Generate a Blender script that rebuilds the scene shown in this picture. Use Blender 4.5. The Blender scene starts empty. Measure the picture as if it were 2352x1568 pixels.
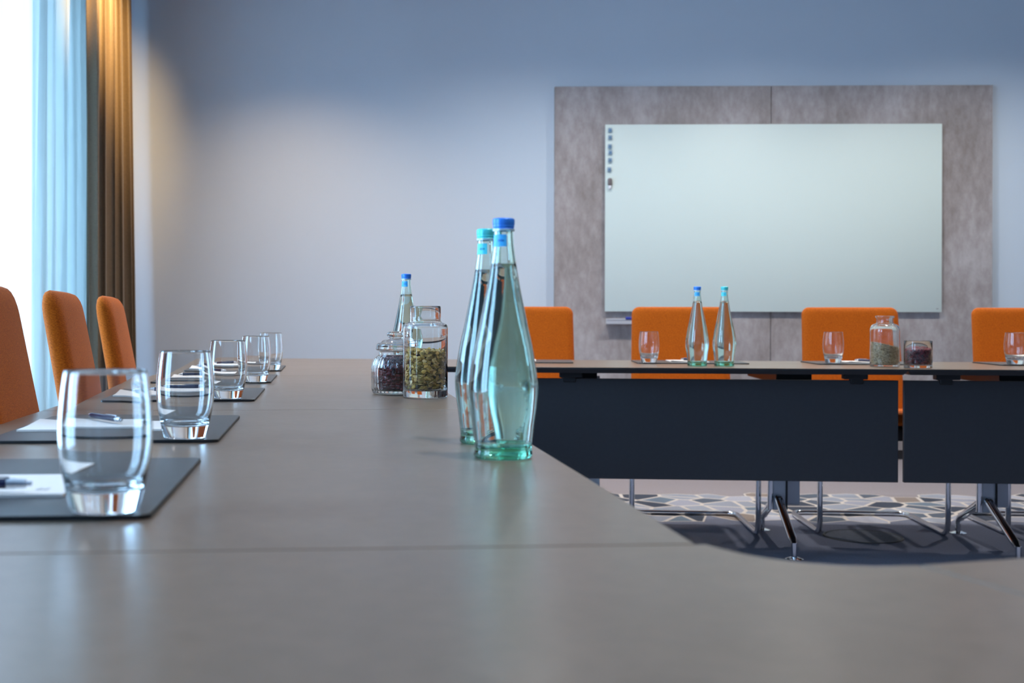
import bpy, bmesh, math, random
from mathutils import Vector, Matrix, noise as mnoise

R = random.Random(7)
PI = math.pi
sc = bpy.context.scene
C = sc.collection

# ------------------------------------------------------------------ camera
F, CX, CY, ROLL = 2800.0, 1000.0, 733.65, 0.0026
CAMZ, TOPZ = 0.892, 0.72
cam_d = bpy.data.cameras.new('camera')
cam_d.sensor_width = 36.0
cam_d.lens = F / 2352 * 36.0
cam_d.shift_x = (1176 - CX) / 2352
cam_d.shift_y = -(784 - CY) / 2352
cam_d.clip_start = 0.02
cam_d.dof.use_dof = True
cam_d.dof.focus_distance = 2.55
cam_d.dof.aperture_fstop = 7.0
cam = bpy.data.objects.new('camera', cam_d)
cam.matrix_world = Matrix.Translation((0, 0, CAMZ)) @ Matrix.Rotation(PI / 2, 4, 'X') @ Matrix.Rotation(ROLL, 4, 'Z')
C.objects.link(cam)
sc.camera = cam

# ------------------------------------------------------------------ world, lights, exposure
SKY_STRENGTH = 13.5
w = bpy.data.worlds.new('sky'); sc.world = w; w.use_nodes = True
bg = w.node_tree.nodes['Background']
bg.inputs[0].default_value = (0.40, 0.66, 1.0, 1)
bg.inputs[1].default_value = SKY_STRENGTH
sc.view_settings.view_transform = 'Standard'
sc.view_settings.look = 'None'
sc.view_settings.gamma = 1
sc.view_settings.use_curve_mapping = False
sc.view_settings.exposure = 0.12
sc.cycles.max_bounces = 24
sc.cycles.transmission_bounces = 20
sc.cycles.transparent_max_bounces = 24
sc.cycles.diffuse_bounces = 6
sc.cycles.glossy_bounces = 8
sc.cycles.sample_clamp_indirect = 40.0
sc.cycles.blur_glossy = 0.3

ROOM_X1, ROOM_Y0, CEIL = 5.3, -3.2, 3.06
WALL_S = 0.034                                  # the back wall runs slightly across the view
def wall_y(x, d=0.0): return 7.976 - d - WALL_S * x
def left_x(y): return -2.15 + WALL_S * (y - 8.0)

def spot(x, y, watts, size=95, blend=0.8, z=3.02, col=(1.0, 0.965, 0.90), rad=0.05, aim=None):
    l = bpy.data.lights.new('downlight', 'SPOT')
    l.energy = watts; l.color = col; l.spot_size = math.radians(size); l.spot_blend = blend
    l.shadow_soft_size = rad
    o = bpy.data.objects.new('downlight', l); o.location = (x, y, z)
    if aim: o.rotation_euler = (Vector(aim) - Vector((x, y, z))).to_track_quat('-Z', 'Y').to_euler()
    C.objects.link(o)
spot(-0.95, 6.95, 115, 124, 1.0, col=(1.0, 0.68, 0.38))
for x in (0.55, 1.95, 3.4):
    spot(x, 6.55, 112, 150, 1.0)
for x in (-1.0, 0.4, 1.9, 3.4):
    spot(x, 4.2, 130, 110, 1.0)
for x in (0.7, 2.0, 3.4):
    spot(x, 1.2, 105, 110, 1.0)
spot(-1.42, 6.40, 200, 66, 1.0, 3.0, (1.0, 0.62, 0.24), aim=(-1.97, 7.02, 2.55))       # turned on the drape
WIN = [(-0.1, 1.2), (2.2, 3.8), (4.45, 7.25)]
SILL, HEAD = 0.12, 2.85
for y0, y1 in WIN:
    l = bpy.data.lights.new('window_portal', 'AREA'); l.shape = 'RECTANGLE'
    l.size = y1 - y0; l.size_y = HEAD - SILL; l.cycles.is_portal = True
    o = bpy.data.objects.new('window_portal', l)
    ym = (y0 + y1) / 2
    o.location = (left_x(ym) - 0.16, ym, (SILL + HEAD) / 2)
    o.rotation_euler = (0, -PI / 2, 0)
    # local -Z must face +X (into the room); local X runs vertically after this turn
    l.size, l.size_y = HEAD - SILL, y1 - y0
    C.objects.link(o)

# ------------------------------------------------------------------ helpers
def lin(r, g, b):
    f = lambda c: (c / 255 / 12.92) if c / 255 <= 0.04045 else ((c / 255 + 0.055) / 1.055) ** 2.4
    return (f(r), f(g), f(b))

class NT:
    def __init__(s, name):
        s.m = bpy.data.materials.new(name); s.m.use_nodes = True
        s.t = s.m.node_tree; s.n = s.t.nodes; s.n.clear()
        s.out = s.n.new('ShaderNodeOutputMaterial')
    def add(s, t, **kw):
        nd = s.n.new('ShaderNode' + t)
        for k, v in kw.items():
            if k in nd.inputs: nd.inputs[k].default_value = v
            else: setattr(nd, k, v)
        return nd
    def link(s, a, b): s.t.links.new(a, b)
    def coord(s, scale=(1, 1, 1), which='Object'):
        tc = s.add('TexCoord'); mp = s.add('Mapping'); mp.inputs['Scale'].default_value = scale; mp.inputs['Location'].default_value = (1003.37, 1001.71, 1005.23)
        s.link(tc.outputs[which], mp.inputs['Vector']); return mp.outputs['Vector']
    def ramp(s, fac, stops):
        r = s.add('ValToRGB'); e = r.color_ramp.elements
        while len(e) < len(stops): e.new(0.5)
        for el, (p, c) in zip(e, stops): el.position = p; el.color = (*c, 1)
        s.link(fac, r.inputs['Fac']); return r.outputs['Color']
    def surf(s, sh): s.link(sh.outputs[0], s.out.inputs['Surface'])

def principled(name, col, rough=0.5, metal=0.0, noise=None, bump=None, **kw):
    t = NT(name)
    p = t.add('BsdfPrincipled')
    p.inputs['Base Color'].default_value = (*col, 1)
    p.inputs['Roughness'].default_value = rough
    p.inputs['Metallic'].default_value = metal
    for k, v in kw.items(): p.inputs[k.replace('_', ' ')].default_value = v
    if noise:                                   # (scale vector, amount)
        nz = t.add('TexNoise', Scale=1.0, Detail=5.0)
        t.link(t.coord(noise[0]), nz.inputs['Vector'])
        a = noise[1]
        c0 = tuple(max(0, c * (1 - a)) for c in col); c1 = tuple(min(1, c * (1 + a)) for c in col)
        t.link(t.ramp(nz.outputs['Fac'], [(0.3, c0), (0.7, c1)]), p.inputs['Base Color'])
    if bump:                                    # (scale vector, strength, distance)
        nz = t.add('TexNoise', Scale=1.0, Detail=3.0)
        t.link(t.coord(bump[0]), nz.inputs['Vector'])
        b = t.add('Bump', Strength=bump[1], Distance=bump[2])
        t.link(nz.outputs['Fac'], b.inputs['Height']); t.link(b.outputs['Normal'], p.inputs['Normal'])
    t.surf(p)
    return t.m

def glass(name, col=(1, 1, 1), ior=1.5, rough=0.0, absorb=None):
    t = NT(name)
    g = t.add('BsdfGlass', IOR=ior, Roughness=rough); g.inputs['Color'].default_value = (*col, 1)
    t.surf(g)
    if absorb:
        v = t.add('VolumeAbsorption', Density=absorb[1]); v.inputs['Color'].default_value = (*absorb[0], 1)
        t.link(v.outputs[0], t.out.inputs['Volume'])
    return t.m

def thin_cloth(name, col, transl, diff, transp):
    t = NT(name)
    a = t.add('BsdfTranslucent'); a.inputs['Color'].default_value = (*col, 1)
    d = t.add('BsdfDiffuse'); d.inputs['Color'].default_value = (*col, 1)
    tr = t.add('BsdfTransparent'); tr.inputs['Color'].default_value = (*col, 1)
    wv = t.add('TexNoise', Scale=1.0, Detail=2.0); t.link(t.coord((3, 260, 260)), wv.inputs['Vector'])
    mr = t.add('MapRange'); mr.inputs['To Min'].default_value = transp * 0.7; mr.inputs['To Max'].default_value = transp * 1.3
    t.link(wv.outputs['Fac'], mr.inputs['Value'])
    m1 = t.add('MixShader'); m1.inputs[0].default_value = diff / (diff + transl)
    t.link(a.outputs[0], m1.inputs[1]); t.link(d.outputs[0], m1.inputs[2])
    m2 = t.add('MixShader'); t.link(mr.outputs[0], m2.inputs[0])
    t.link(m1.outputs[0], m2.inputs[1]); t.link(tr.outputs[0], m2.inputs[2])
    t.surf(m2)
    return t.m

def link_mesh(name, bm, mats, parent=None, smooth=True, sharp=None):
    me = bpy.data.meshes.new(name)
    bm.normal_update()
    bm.to_mesh(me); bm.free()
    if not isinstance(mats, (list, tuple)): mats = [mats]
    for m in mats: me.materials.append(m)
    if smooth:
        me.polygons.foreach_set('use_smooth', [True] * len(me.polygons))
        if sharp is not None: me.set_sharp_from_angle(angle=math.radians(sharp))
    o = bpy.data.objects.new(name, me); C.objects.link(o)
    if parent: o.parent = parent
    return o

def tag(o, label=None, cat=None, group=None, kind=None):
    if label: o['label'] = label
    if cat: o['category'] = cat
    if group: o['group'] = group
    if kind: o['kind'] = kind
    return o
def thing(name, label, cat, loc=(0, 0, 0), rz=0.0, group=None):
    o = bpy.data.objects.new(name, None); C.objects.link(o)
    o.empty_display_size = 0.05
    o.location = loc; o.rotation_euler = (0, 0, rz)
    return tag(o, label, cat, group)
def dup(o, parent=None):
    c = o.copy(); C.objects.link(c)
    if parent: c.parent = parent
    for ch in list(o.children): dup(ch, c)
    return c
def place(o, loc, rz, label):
    o.location = loc; o.rotation_euler = (0, 0, rz); o['label'] = label
    return o

def bx(bm, c, s, mat=0, bev=0.0, seg=2):
    r = bmesh.ops.create_cube(bm, size=1.0)
    vs = r['verts']
    for v in vs: v.co = Vector((v.co.x * s[0] + c[0], v.co.y * s[1] + c[1], v.co.z * s[2] + c[2]))
    fs = set(f for v in vs for f in v.link_faces)
    for f in fs: f.material_index = mat
    if bev > 0:
        es = list(set(e for v in vs for e in v.link_edges))
        bmesh.ops.bevel(bm, geom=es, offset=bev, segments=seg, profile=0.5, affect='EDGES')
    return bm
def box(name, c, s, m, parent=None, bev=0.0, seg=2):
    bm = bmesh.new(); bx(bm, c, s, 0, bev, seg)
    return link_mesh(name, bm, m, parent, smooth=bev > 0, sharp=40)

def lathe(bm, prof, n=64, rmod=None, mat=0, off=(0, 0, 0)):
    rings = []
    for (r, z) in prof:
        if r <= 1e-6:
            rings.append([bm.verts.new((off[0], off[1], z + off[2]))])
        else:
            ring = []
            for i in range(n):
                a = 2 * PI * i / n
                rr = r * (rmod(a, z, r) if rmod else 1.0)
                ring.append(bm.verts.new((off[0] + rr * math.cos(a), off[1] + rr * math.sin(a), z + off[2])))
            rings.append(ring)
    for A, B in zip(rings, rings[1:]):
        for i in range(n):
            j = (i + 1) % n
            if len(A) == 1 and len(B) == 1: continue
            if len(A) == 1: f = bm.faces.new((A[0], B[j], B[i]))
            elif len(B) == 1: f = bm.faces.new((A[i], A[j], B[0]))
            else: f = bm.faces.new((A[i], A[j], B[j], B[i]))
            f.material_index = mat
    return bm
def cr(pts, k=5):                                # Catmull-Rom through profile points
    P = [pts[0]] + list(pts) + [pts[-1]]
    out = []
    for i in range(1, len(P) - 2):
        p0, p1, p2, p3 = P[i - 1], P[i], P[i + 1], P[i + 2]
        for s in range(k):
            t = s / k
            out.append(tuple(0.5 * ((2 * p1[d]) + (-p0[d] + p2[d]) * t + (2 * p0[d] - 5 * p1[d] + 4 * p2[d] - p3[d]) * t * t
                                    + (-p0[d] + 3 * p1[d] - 3 * p2[d] + p3[d]) * t ** 3) for d in range(2)))
    out.append(tuple(pts[-1]))
    return out

def fillet(pts, rad, k=6):
    pts = [Vector(p) for p in pts]
    out = [pts[0]]
    for i in range(1, len(pts) - 1):
        a, b, c = pts[i - 1], pts[i], pts[i + 1]
        d1, d2 = (a - b), (c - b)
        r = min(rad, d1.length * 0.49, d2.length * 0.49)
        p, q = b + d1.normalized() * r, b + d2.normalized() * r
        for s in range(k + 1):
            t = s / k
            out.append(p * (1 - t) ** 2 + b * 2 * t * (1 - t) + q * t * t)
    out.append(pts[-1])
    return out
def tube(bm, pts, r, n=12, mat=0, r_end=None):
    pts = [Vector(p) for p in pts]
    T = []
    for i in range(len(pts)):
        a = pts[max(0, i - 1)]; b = pts[min(len(pts) - 1, i + 1)]
        T.append((b - a).normalized())
    up = Vector((0, 0, 1)) if abs(T[0].z) < 0.9 else Vector((1, 0, 0))
    N = (up - T[0] * up.dot(T[0])).normalized()
    rings = []
    for i, p in enumerate(pts):
        if i: N = (N - T[i] * N.dot(T[i])).normalized()
        B = T[i].cross(N)
        rr = r if r_end is None else r + (r_end - r) * i / (len(pts) - 1)
        rings.append([bm.verts.new(p + (N * math.cos(2 * PI * k / n) + B * math.sin(2 * PI * k / n)) * rr) for k in range(n)])
    for A, B in zip(rings, rings[1:]):
        for k in range(n):
            f = bm.faces.new((A[k], A[(k + 1) % n], B[(k + 1) % n], B[k])); f.material_index = mat
    bm.faces.new(list(reversed(rings[0]))).material_index = mat
    bm.faces.new(rings[-1]).material_index = mat
    return bm

def inset_poly(P, d):
    n = len(P); out = []
    for i in range(n):
        a, b, c = Vector(P[i - 1]), Vector(P[i]), Vector(P[(i + 1) % n])
        e1, e2 = (b - a).normalized(), (c - b).normalized()
        n1, n2 = Vector((-e1.y, e1.x)), Vector((-e2.y, e2.x))      # inward for CCW
        m = (n1 + n2)
        m = m / max(0.3, m.length_squared) * 2 if m.length > 1e-6 else n1
        out.append((b + m * d)[:])
    return out
def slab(bm, P, levels, mats):
    """levels: (z, inset) top to bottom; mats: material of top, of each band, of bottom"""
    rings = []
    for z, d in levels:
        rings.append([bm.verts.new((x, y, z)) for x, y in (inset_poly(P, d) if d else P)])
    n = len(P)
    f = bm.faces.new(rings[0]); f.material_index = mats[0]
    for k, (A, B) in enumerate(zip(rings, rings[1:])):
        for i in range(n):
            f = bm.faces.new((A[i], B[i], B[(i + 1) % n], A[(i + 1) % n])); f.material_index = mats[1 + k]
    f = bm.faces.new(list(reversed(rings[-1]))); f.material_index = mats[-1]
    return bm

# pixel of the photograph -> point of the plane z = Z
def at(u, v, Z=TOPZ):
    off = v - (CY + ROLL * (u - CX))
    y = F * (CAMZ - Z) / off
    return ((u - CX) / F * y, y)

# ------------------------------------------------------------------ materials
M = {}
def mat_table():
    t = NT('taupe_laminate')
    p = t.add('BsdfPrincipled', Roughness=0.36)
    nz = t.add('TexNoise', Scale=1.0, Detail=6.0); t.link(t.coord((60, 60, 60)), nz.inputs['Vector'])
    a = lin(110, 92, 76); b = lin(118, 99, 83)
    t.link(t.ramp(nz.outputs['Fac'], [(0.35, a), (0.65, b)]), p.inputs['Base Color'])
    n2 = t.add('TexNoise', Scale=1.0, Detail=2.0); t.link(t.coord((7, 7, 7)), n2.inputs['Vector'])
    mr = t.add('MapRange'); mr.inputs['To Min'].default_value = 0.26; mr.inputs['To Max'].default_value = 0.32
    t.link(n2.outputs['Fac'], mr.inputs['Value']); t.link(mr.outputs[0], p.inputs['Roughness'])
    p.inputs['Specular IOR Level'].default_value = 0.55
    t.surf(p); return t.m
M['table'] = mat_table()
M['edge'] = principled('black_edge', lin(28, 28, 30), 0.45)
M['panel_dark'] = principled('anthracite_board', lin(45, 44, 47), 0.5, noise=((80, 80, 80), 0.06))
M['black'] = principled('black_plastic', lin(16, 16, 18), 0.45)
M['chrome'] = principled('chrome', (0.72, 0.74, 0.77), 0.09, 1.0)
M['grey_metal'] = principled('grey_metal', (0.60, 0.62, 0.67), 0.34, 0.3)
M['mat'] = principled('charcoal_leatherette', lin(62, 63, 65), 0.42, noise=((90, 30, 30), 0.1), bump=((400, 400, 400), 0.15, 0.0006))
M['mat_edge'] = M['black']
M['paper'] = principled('paper', lin(228, 220, 214), 0.8, bump=((30, 30, 30), 0.05, 0.001))
M['print'] = principled('grey_ink', lin(120, 122, 130), 0.7)
M['navy'] = principled('navy_plastic', lin(24, 28, 62), 0.25)
M['silver'] = principled('silver_plastic', lin(205, 208, 214), 0.2, 0.85)
M['tumbler'] = glass('clear_glass', (0.985, 0.99, 0.99), 1.5)
M['jar'] = glass('jar_glass', (0.985, 0.99, 0.985), 1.5)
M['bottle'] = glass('aqua_bottle_glass', (0.965, 0.995, 0.985), 1.5, absorb=((0.08, 0.87, 0.64), 22.0))
M['water'] = glass('water', (0.985, 1.0, 0.995), 1.33)
M['cap_blue'] = principled('blue_cap', lin(56, 136, 236), 0.32, 0.15)
M['cap_turquoise'] = principled('turquoise_cap', lin(84, 216, 220), 0.32, 0.15)
M['cap_skirt'] = principled('cap_skirt', lin(190, 215, 225), 0.35, 0.4)
M['label_blue'] = principled('blue_label', lin(70, 185, 250), 0.4)
M['label_turquoise'] = principled('turquoise_label', lin(80, 220, 240), 0.4)
M['label_ink'] = principled('label_ink', lin(22, 95, 190), 0.4)
M['ink_turq'] = principled('turquoise_ink', lin(20, 140, 170), 0.4)

def mat_fabric():
    t = NT('orange_wool')
    p = t.add('BsdfPrincipled', Roughness=0.9)
    v = t.coord((220, 220, 520))
    nz = t.add('TexNoise', Scale=1.0, Detail=4.0); t.link(v, nz.inputs['Vector'])
    t.link(t.ramp(nz.outputs['Fac'], [(0.3, lin(160, 72, 6)), (0.7, lin(206, 102, 14))]), p.inputs['Base Color'])
    b = t.add('Bump', Strength=0.35, Distance=0.001)
    t.link(nz.outputs['Fac'], b.inputs['Height']); t.link(b.outputs['Normal'], p.inputs['Normal'])
    p.inputs['Sheen Weight'].default_value = 0.08
    p.inputs['Sheen Tint'].default_value = (1.0, 0.75, 0.62, 1)
    p.inputs['Specular IOR Level'].default_value = 0.2
    t.surf(p); return t.m
M['orange'] = mat_fabric()
M['wall'] = principled('wall_paint', lin(200, 213, 227), 0.85, bump=((300, 300, 60), 0.06, 0.001))
M['wall_dark'] = principled('dark_partition', lin(104, 98, 94), 0.6, noise=((3, 3, 3), 0.05))
M['ceiling'] = principled('ceiling_paint', lin(225, 225, 225), 0.9, bump=((200, 200, 200), 0.05, 0.001))
M['white_trim'] = principled('white_trim', lin(196, 196, 198), 0.5, noise=((8, 8, 8), 0.03))
M['alu'] = principled('window_aluminium', lin(120, 122, 126), 0.4, 0.6, noise=((20, 20, 20), 0.04))
M['skirting'] = principled('dark_skirting', lin(70, 66, 66), 0.6, noise=((20, 20, 20), 0.08))

def mat_concrete():
    t = NT('concrete_look_laminate')
    p = t.add('BsdfPrincipled', Roughness=0.6)
    n1 = t.add('TexNoise', Scale=1.0, Detail=8.0, Roughness=0.62); t.link(t.coord((3.2, 3.2, 1.7)), n1.inputs['Vector'])
    n2 = t.add('TexNoise', Scale=1.0, Detail=6.0, Roughness=0.7); t.link(t.coord((26, 26, 12)), n2.inputs['Vector'])
    mx = t.add('Mix', data_type='FLOAT'); mx.inputs[0].default_value = 0.42
    t.link(n1.outputs['Fac'], mx.inputs[2]); t.link(n2.outputs['Fac'], mx.inputs[3])
    t.link(t.ramp(mx.outputs[0], [(0.36, lin(132, 123, 121)), (0.50, lin(157, 149, 149)), (0.64, lin(179, 174, 176))]), p.inputs['Base Color'])
    t.surf(p); return t.m
M['concrete'] = mat_concrete()
M['whiteboard'] = principled('glass_whiteboard', lin(207, 221, 219), 0.5, noise=((1, 1, 1), 0.01))
M['glass_edge'] = principled('glass_board_edge', lin(150, 190, 180), 0.2)
M['magnet'] = principled('blue_grey_acrylic', lin(150, 172, 192), 0.15)
M['magnet_core'] = principled('magnet_steel', lin(96, 132, 166), 0.3, 0.2)
M['holder_grey'] = principled('holder_grey', lin(112, 104, 106), 0.4)
M['holder_white'] = principled('holder_white', lin(230, 232, 240), 0.4)
M['marker_blue'] = principled('marker_blue', lin(30, 50, 150), 0.4)
M['marker_body'] = principled('marker_body', lin(225, 170, 175), 0.4)

def mat_carpet():
    t = NT('printed_carpet')
    p = t.add('BsdfPrincipled', Roughness=0.95); p.inputs['Specular IOR Level'].default_value = 0.1
    tc = t.add('TexCoord')
    vo = t.add('TexVoronoi', feature='F1', Scale=7.0, Randomness=1.0)
    ve = t.add('TexVoronoi', feature='DISTANCE_TO_EDGE', Scale=7.0, Randomness=1.0)
    t.link(tc.outputs['Object'], vo.inputs['Vector']); t.link(tc.outputs['Object'], ve.inputs['Vector'])
    for nd in (vo, ve): nd.voronoi_dimensions = '2D'
    sep = t.add('SeparateColor'); t.link(vo.outputs['Color'], sep.inputs[0])
    cells = t.ramp(sep.outputs[0], [(0.0, lin(70, 76, 90)), (0.24, lin(92, 100, 114)), (0.42, lin(158, 160, 174)),
                                    (0.60, lin(172, 173, 186)), (0.70, lin(142, 130, 124)), (0.735, lin(142, 130, 124)),
                                    (0.735, lin(150, 155, 168)), (0.93, lin(112, 126, 142))])
    cr_ = t.n[-1]
    for nd in t.n:
        if nd.bl_idname == 'ShaderNodeValToRGB': nd.color_ramp.interpolation = 'CONSTANT'
    line = t.add('MapRange'); line.inputs['From Min'].default_value = 0.05; line.inputs['From Max'].default_value = 0.075
    t.link(ve.outputs['Distance'], line.inputs['Value'])
    mixl = t.add('Mix', data_type='RGBA'); t.link(line.outputs[0], mixl.inputs[0])
    mixl.inputs[6].default_value = (*lin(206, 197, 190), 1); t.link(cells, mixl.inputs[7])
    # where the print runs: decided cell by cell, so its border follows the cells
    sp = t.add('SeparateXYZ'); t.link(vo.outputs['Position'], sp.inputs[0])
    lo = t.add('Math', operation='GREATER_THAN'); lo.inputs[1].default_value = 5.44; t.link(sp.outputs['Y'], lo.inputs[0])
    hi = t.add('Math', operation='LESS_THAN'); hi.inputs[1].default_value = 6.24; t.link(sp.outputs['Y'], hi.inputs[0])
    band = t.add('Math', operation='MULTIPLY'); t.link(lo.outputs[0], band.inputs[0]); t.link(hi.outputs[0], band.inputs[1])
    # plain carpet: slate in front of the print, taupe beyond
    so = t.add('SeparateXYZ'); t.link(tc.outputs['Object'], so.inputs[0])
    far = t.add('Math', operation='GREATER_THAN'); far.inputs[1].default_value = 5.8; t.link(so.outputs['Y'], far.inputs[0])
    plain = t.add('Mix', data_type='RGBA'); t.link(far.outputs[0], plain.inputs[0])
    plain.inputs[6].default_value = (*lin(114, 118, 136), 1); plain.inputs[7].default_value = (*lin(146, 139, 144), 1)
    mx = t.add('Mix', data_type='RGBA'); t.link(band.outputs[0], mx.inputs[0])
    t.link(plain.outputs[2], mx.inputs[6]); t.link(mixl.outputs[2], mx.inputs[7])
    nz = t.add('TexNoise', Scale=140.0, Detail=3.0); t.link(tc.outputs['Object'], nz.inputs['Vector'])
    mul = t.add('Mix', data_type='RGBA', blend_type='MULTIPLY'); mul.inputs[0].default_value = 0.6
    t.link(mx.outputs[2], mul.inputs[6])
    t.link(t.ramp(nz.outputs['Fac'], [(0.3, (0.66, 0.66, 0.66)), (0.7, (1, 1, 1))]), mul.inputs[7])
    t.link(mul.outputs[2], p.inputs['Base Color'])
    b = t.add('Bump', Strength=0.4, Distance=0.003); t.link(nz.outputs['Fac'], b.inputs['Height']); t.link(b.outputs['Normal'], p.inputs['Normal'])
    t.surf(p); return t.m
M['carpet'] = mat_carpet()
M['outlet'] = principled('outlet_lid_carpet', lin(96, 100, 112), 0.95, noise=((140, 140, 140), 0.2))
M['outlet_ring'] = principled('outlet_ring', lin(40, 40, 44), 0.6)
M['sheer'] = thin_cloth('white_sheer', (0.52, 0.445, 0.41), 0.6, 0.3, 0.03)
M['sheer_dense'] = thin_cloth('blue_grey_sheer', (0.50, 0.53, 0.52), 0.6, 0.4, 0.04)
def mat_drape():
    t = NT('bronze_drape')
    p = t.add('BsdfPrincipled', Roughness=0.5)
    nz = t.add('TexNoise', Scale=1.0, Detail=4.0); t.link(t.coord((240, 240, 240)), nz.inputs['Vector'])
    t.link(t.ramp(nz.outputs['Fac'], [(0.3, lin(88, 74, 56)), (0.7, lin(114, 96, 72))]), p.inputs['Base Color'])
    p.inputs['Sheen Weight'].default_value = 0.3
    b = t.add('Bump', Strength=0.15, Distance=0.001); t.link(nz.outputs['Fac'], b.inputs['Height']); t.link(b.outputs['Normal'], p.inputs['Normal'])
    t.surf(p); return t.m
M['drape'] = mat_drape()
def mat_pane():
    t = NT('window_glass')
    tr = t.add('BsdfTransparent'); tr.inputs['Color'].default_value = (0.93, 0.97, 0.96, 1)
    g = t.add('BsdfGlossy', Roughness=0.0)
    fr = t.add('Fresnel', IOR=1.45)
    m = t.add('MixShader'); t.link(fr.outputs[0], m.inputs[0]); t.link(tr.outputs[0], m.inputs[1]); t.link(g.outputs[0], m.inputs[2])
    t.surf(m); return t.m
M['pane'] = mat_pane()
def mat_island(name, stops, rough=0.5, spec=0.4):
    t = NT(name)
    p = t.add('BsdfPrincipled', Roughness=rough); p.inputs['Specular IOR Level'].default_value = spec
    g = t.add('NewGeometry')
    t.link(t.ramp(g.outputs['Random Per Island'], stops), p.inputs['Base Color'])
    t.surf(p); return t.m
M['seed'] = mat_island('pumpkin_seed', [(0, lin(126, 108, 50)), (0.25, lin(172, 146, 72)), (0.5, lin(212, 174, 88)), (0.75, lin(236, 194, 108)), (0.92, lin(248, 216, 152)), (1, lin(158, 110, 56))], 0.38)
M['heap_seed'] = principled('seed_gap_shade', lin(92, 80, 40), 0.7, noise=((300, 300, 300), 0.3))  # heap cores: shade between the pieces, painted as a darker colour
M['heap_berry'] = principled('berry_gap_shade', lin(58, 16, 26), 0.6, noise=((300, 300, 300), 0.3))
M['heap_grain'] = principled('grain_gap_shade', lin(150, 128, 98), 0.8, noise=((500, 500, 500), 0.3))
M['berry'] = mat_island('dark_dried_berry', [(0, lin(58, 12, 24)), (0.6, lin(92, 24, 36)), (1, lin(130, 40, 50))], 0.35)
M['grain'] = mat_island('grain', [(0, lin(150, 128, 96)), (0.5, lin(196, 172, 134)), (1, lin(216, 198, 162))], 0.6)

# ------------------------------------------------------------------ room
def struct(o, label, cat): tag(o, label, cat, kind='structure'); return o
fl = struct(box('floor', ((ROOM_X1 - 2.4) / 2, 2.4, -0.05), (ROOM_X1 + 3.0, 12.0, 0.1), M['carpet']), 'grey carpet floor with a printed band of crazy paving', 'floor')
# keep the carpet's object coordinates equal to the room's
struct(box('ceiling', ((ROOM_X1 - 2.4) / 2, 2.4, CEIL + 0.05), (ROOM_X1 + 3.0, 12.0, 0.1), M['ceiling']), 'plain white ceiling above the meeting table', 'ceiling')
def quad_wall(name, a, b, thick, z0, z1, m):
    ax, ay = a; bx_, by_ = b
    d = Vector((bx_ - ax, by_ - ay)).normalized(); n = Vector((-d.y, d.x)) * thick
    P = [(ax, ay), (bx_, by_), (bx_ + n.x, by_ + n.y), (ax + n.x, ay + n.y)]
    bm = bmesh.new(); slab(bm, P, [(z1, 0), (z0, 0)], [0, 0, 0]) if False else None
    vs0 = [bm.verts.new((x, y, z0)) for x, y in P]; vs1 = [bm.verts.new((x, y, z1)) for x, y in P]
    bm.faces.new(vs1); bm.faces.new(list(reversed(vs0)))
    for i in range(4): bm.faces.new((vs0[i], vs0[(i + 1) % 4], vs1[(i + 1) % 4], vs1[i]))
    bmesh.ops.recalc_face_normals(bm, faces=bm.faces[:])
    return link_mesh(name, bm, m, smooth=False)
XL = left_x(8.0)
struct(quad_wall('wall_back', (ROOM_X1 + 0.2, wall_y(ROOM_X1 + 0.2)), (-2.5, wall_y(-2.5)), -0.15, 0, CEIL, M['wall']), 'pale grey wall behind the whiteboard', 'wall')
struct(quad_wall('wall_right', (ROOM_X1, ROOM_Y0), (ROOM_X1, 8.0), -0.15, 0, CEIL, M['wall_dark']), 'plain dark grey partition on the right of the room', 'wall')
struct(quad_wall('wall_rear', (-2.7, ROOM_Y0), (ROOM_X1, ROOM_Y0), -0.15, 0, CEIL, M['wall']), 'plain pale wall behind the camera', 'wall')
# window wall: piers, sill and head around the window openings
bm = bmesh.new()
def lw(bm, y0, y1, z0, z1, t=0.22):
    P = [(left_x(y0), y0), (left_x(y1), y1), (left_x(y1) - t, y1), (left_x(y0) - t, y0)]
    a = [bm.verts.new((x, y, z0)) for x, y in P]; b = [bm.verts.new((x, y, z1)) for x, y in P]
    bm.faces.new(b); bm.faces.new(list(reversed(a)))
    for i in range(4): bm.faces.new((a[i], a[(i + 1) % 4], b[(i + 1) % 4], b[i]))
edges = [ROOM_Y0 - 0.2] + [e for wv in WIN for e in wv] + [8.2]
for i in range(0, len(edges), 2): lw(bm, edges[i], edges[i + 1], 0, CEIL)
for y0, y1 in WIN:
    lw(bm, y0, y1, 0, SILL); lw(bm, y0, y1, HEAD, CEIL)
bmesh.ops.recalc_face_normals(bm, faces=bm.faces[:])
struct(link_mesh('wall_left', bm, M['wall'], smooth=False), 'window wall behind the curtains on the left', 'wall')
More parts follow.
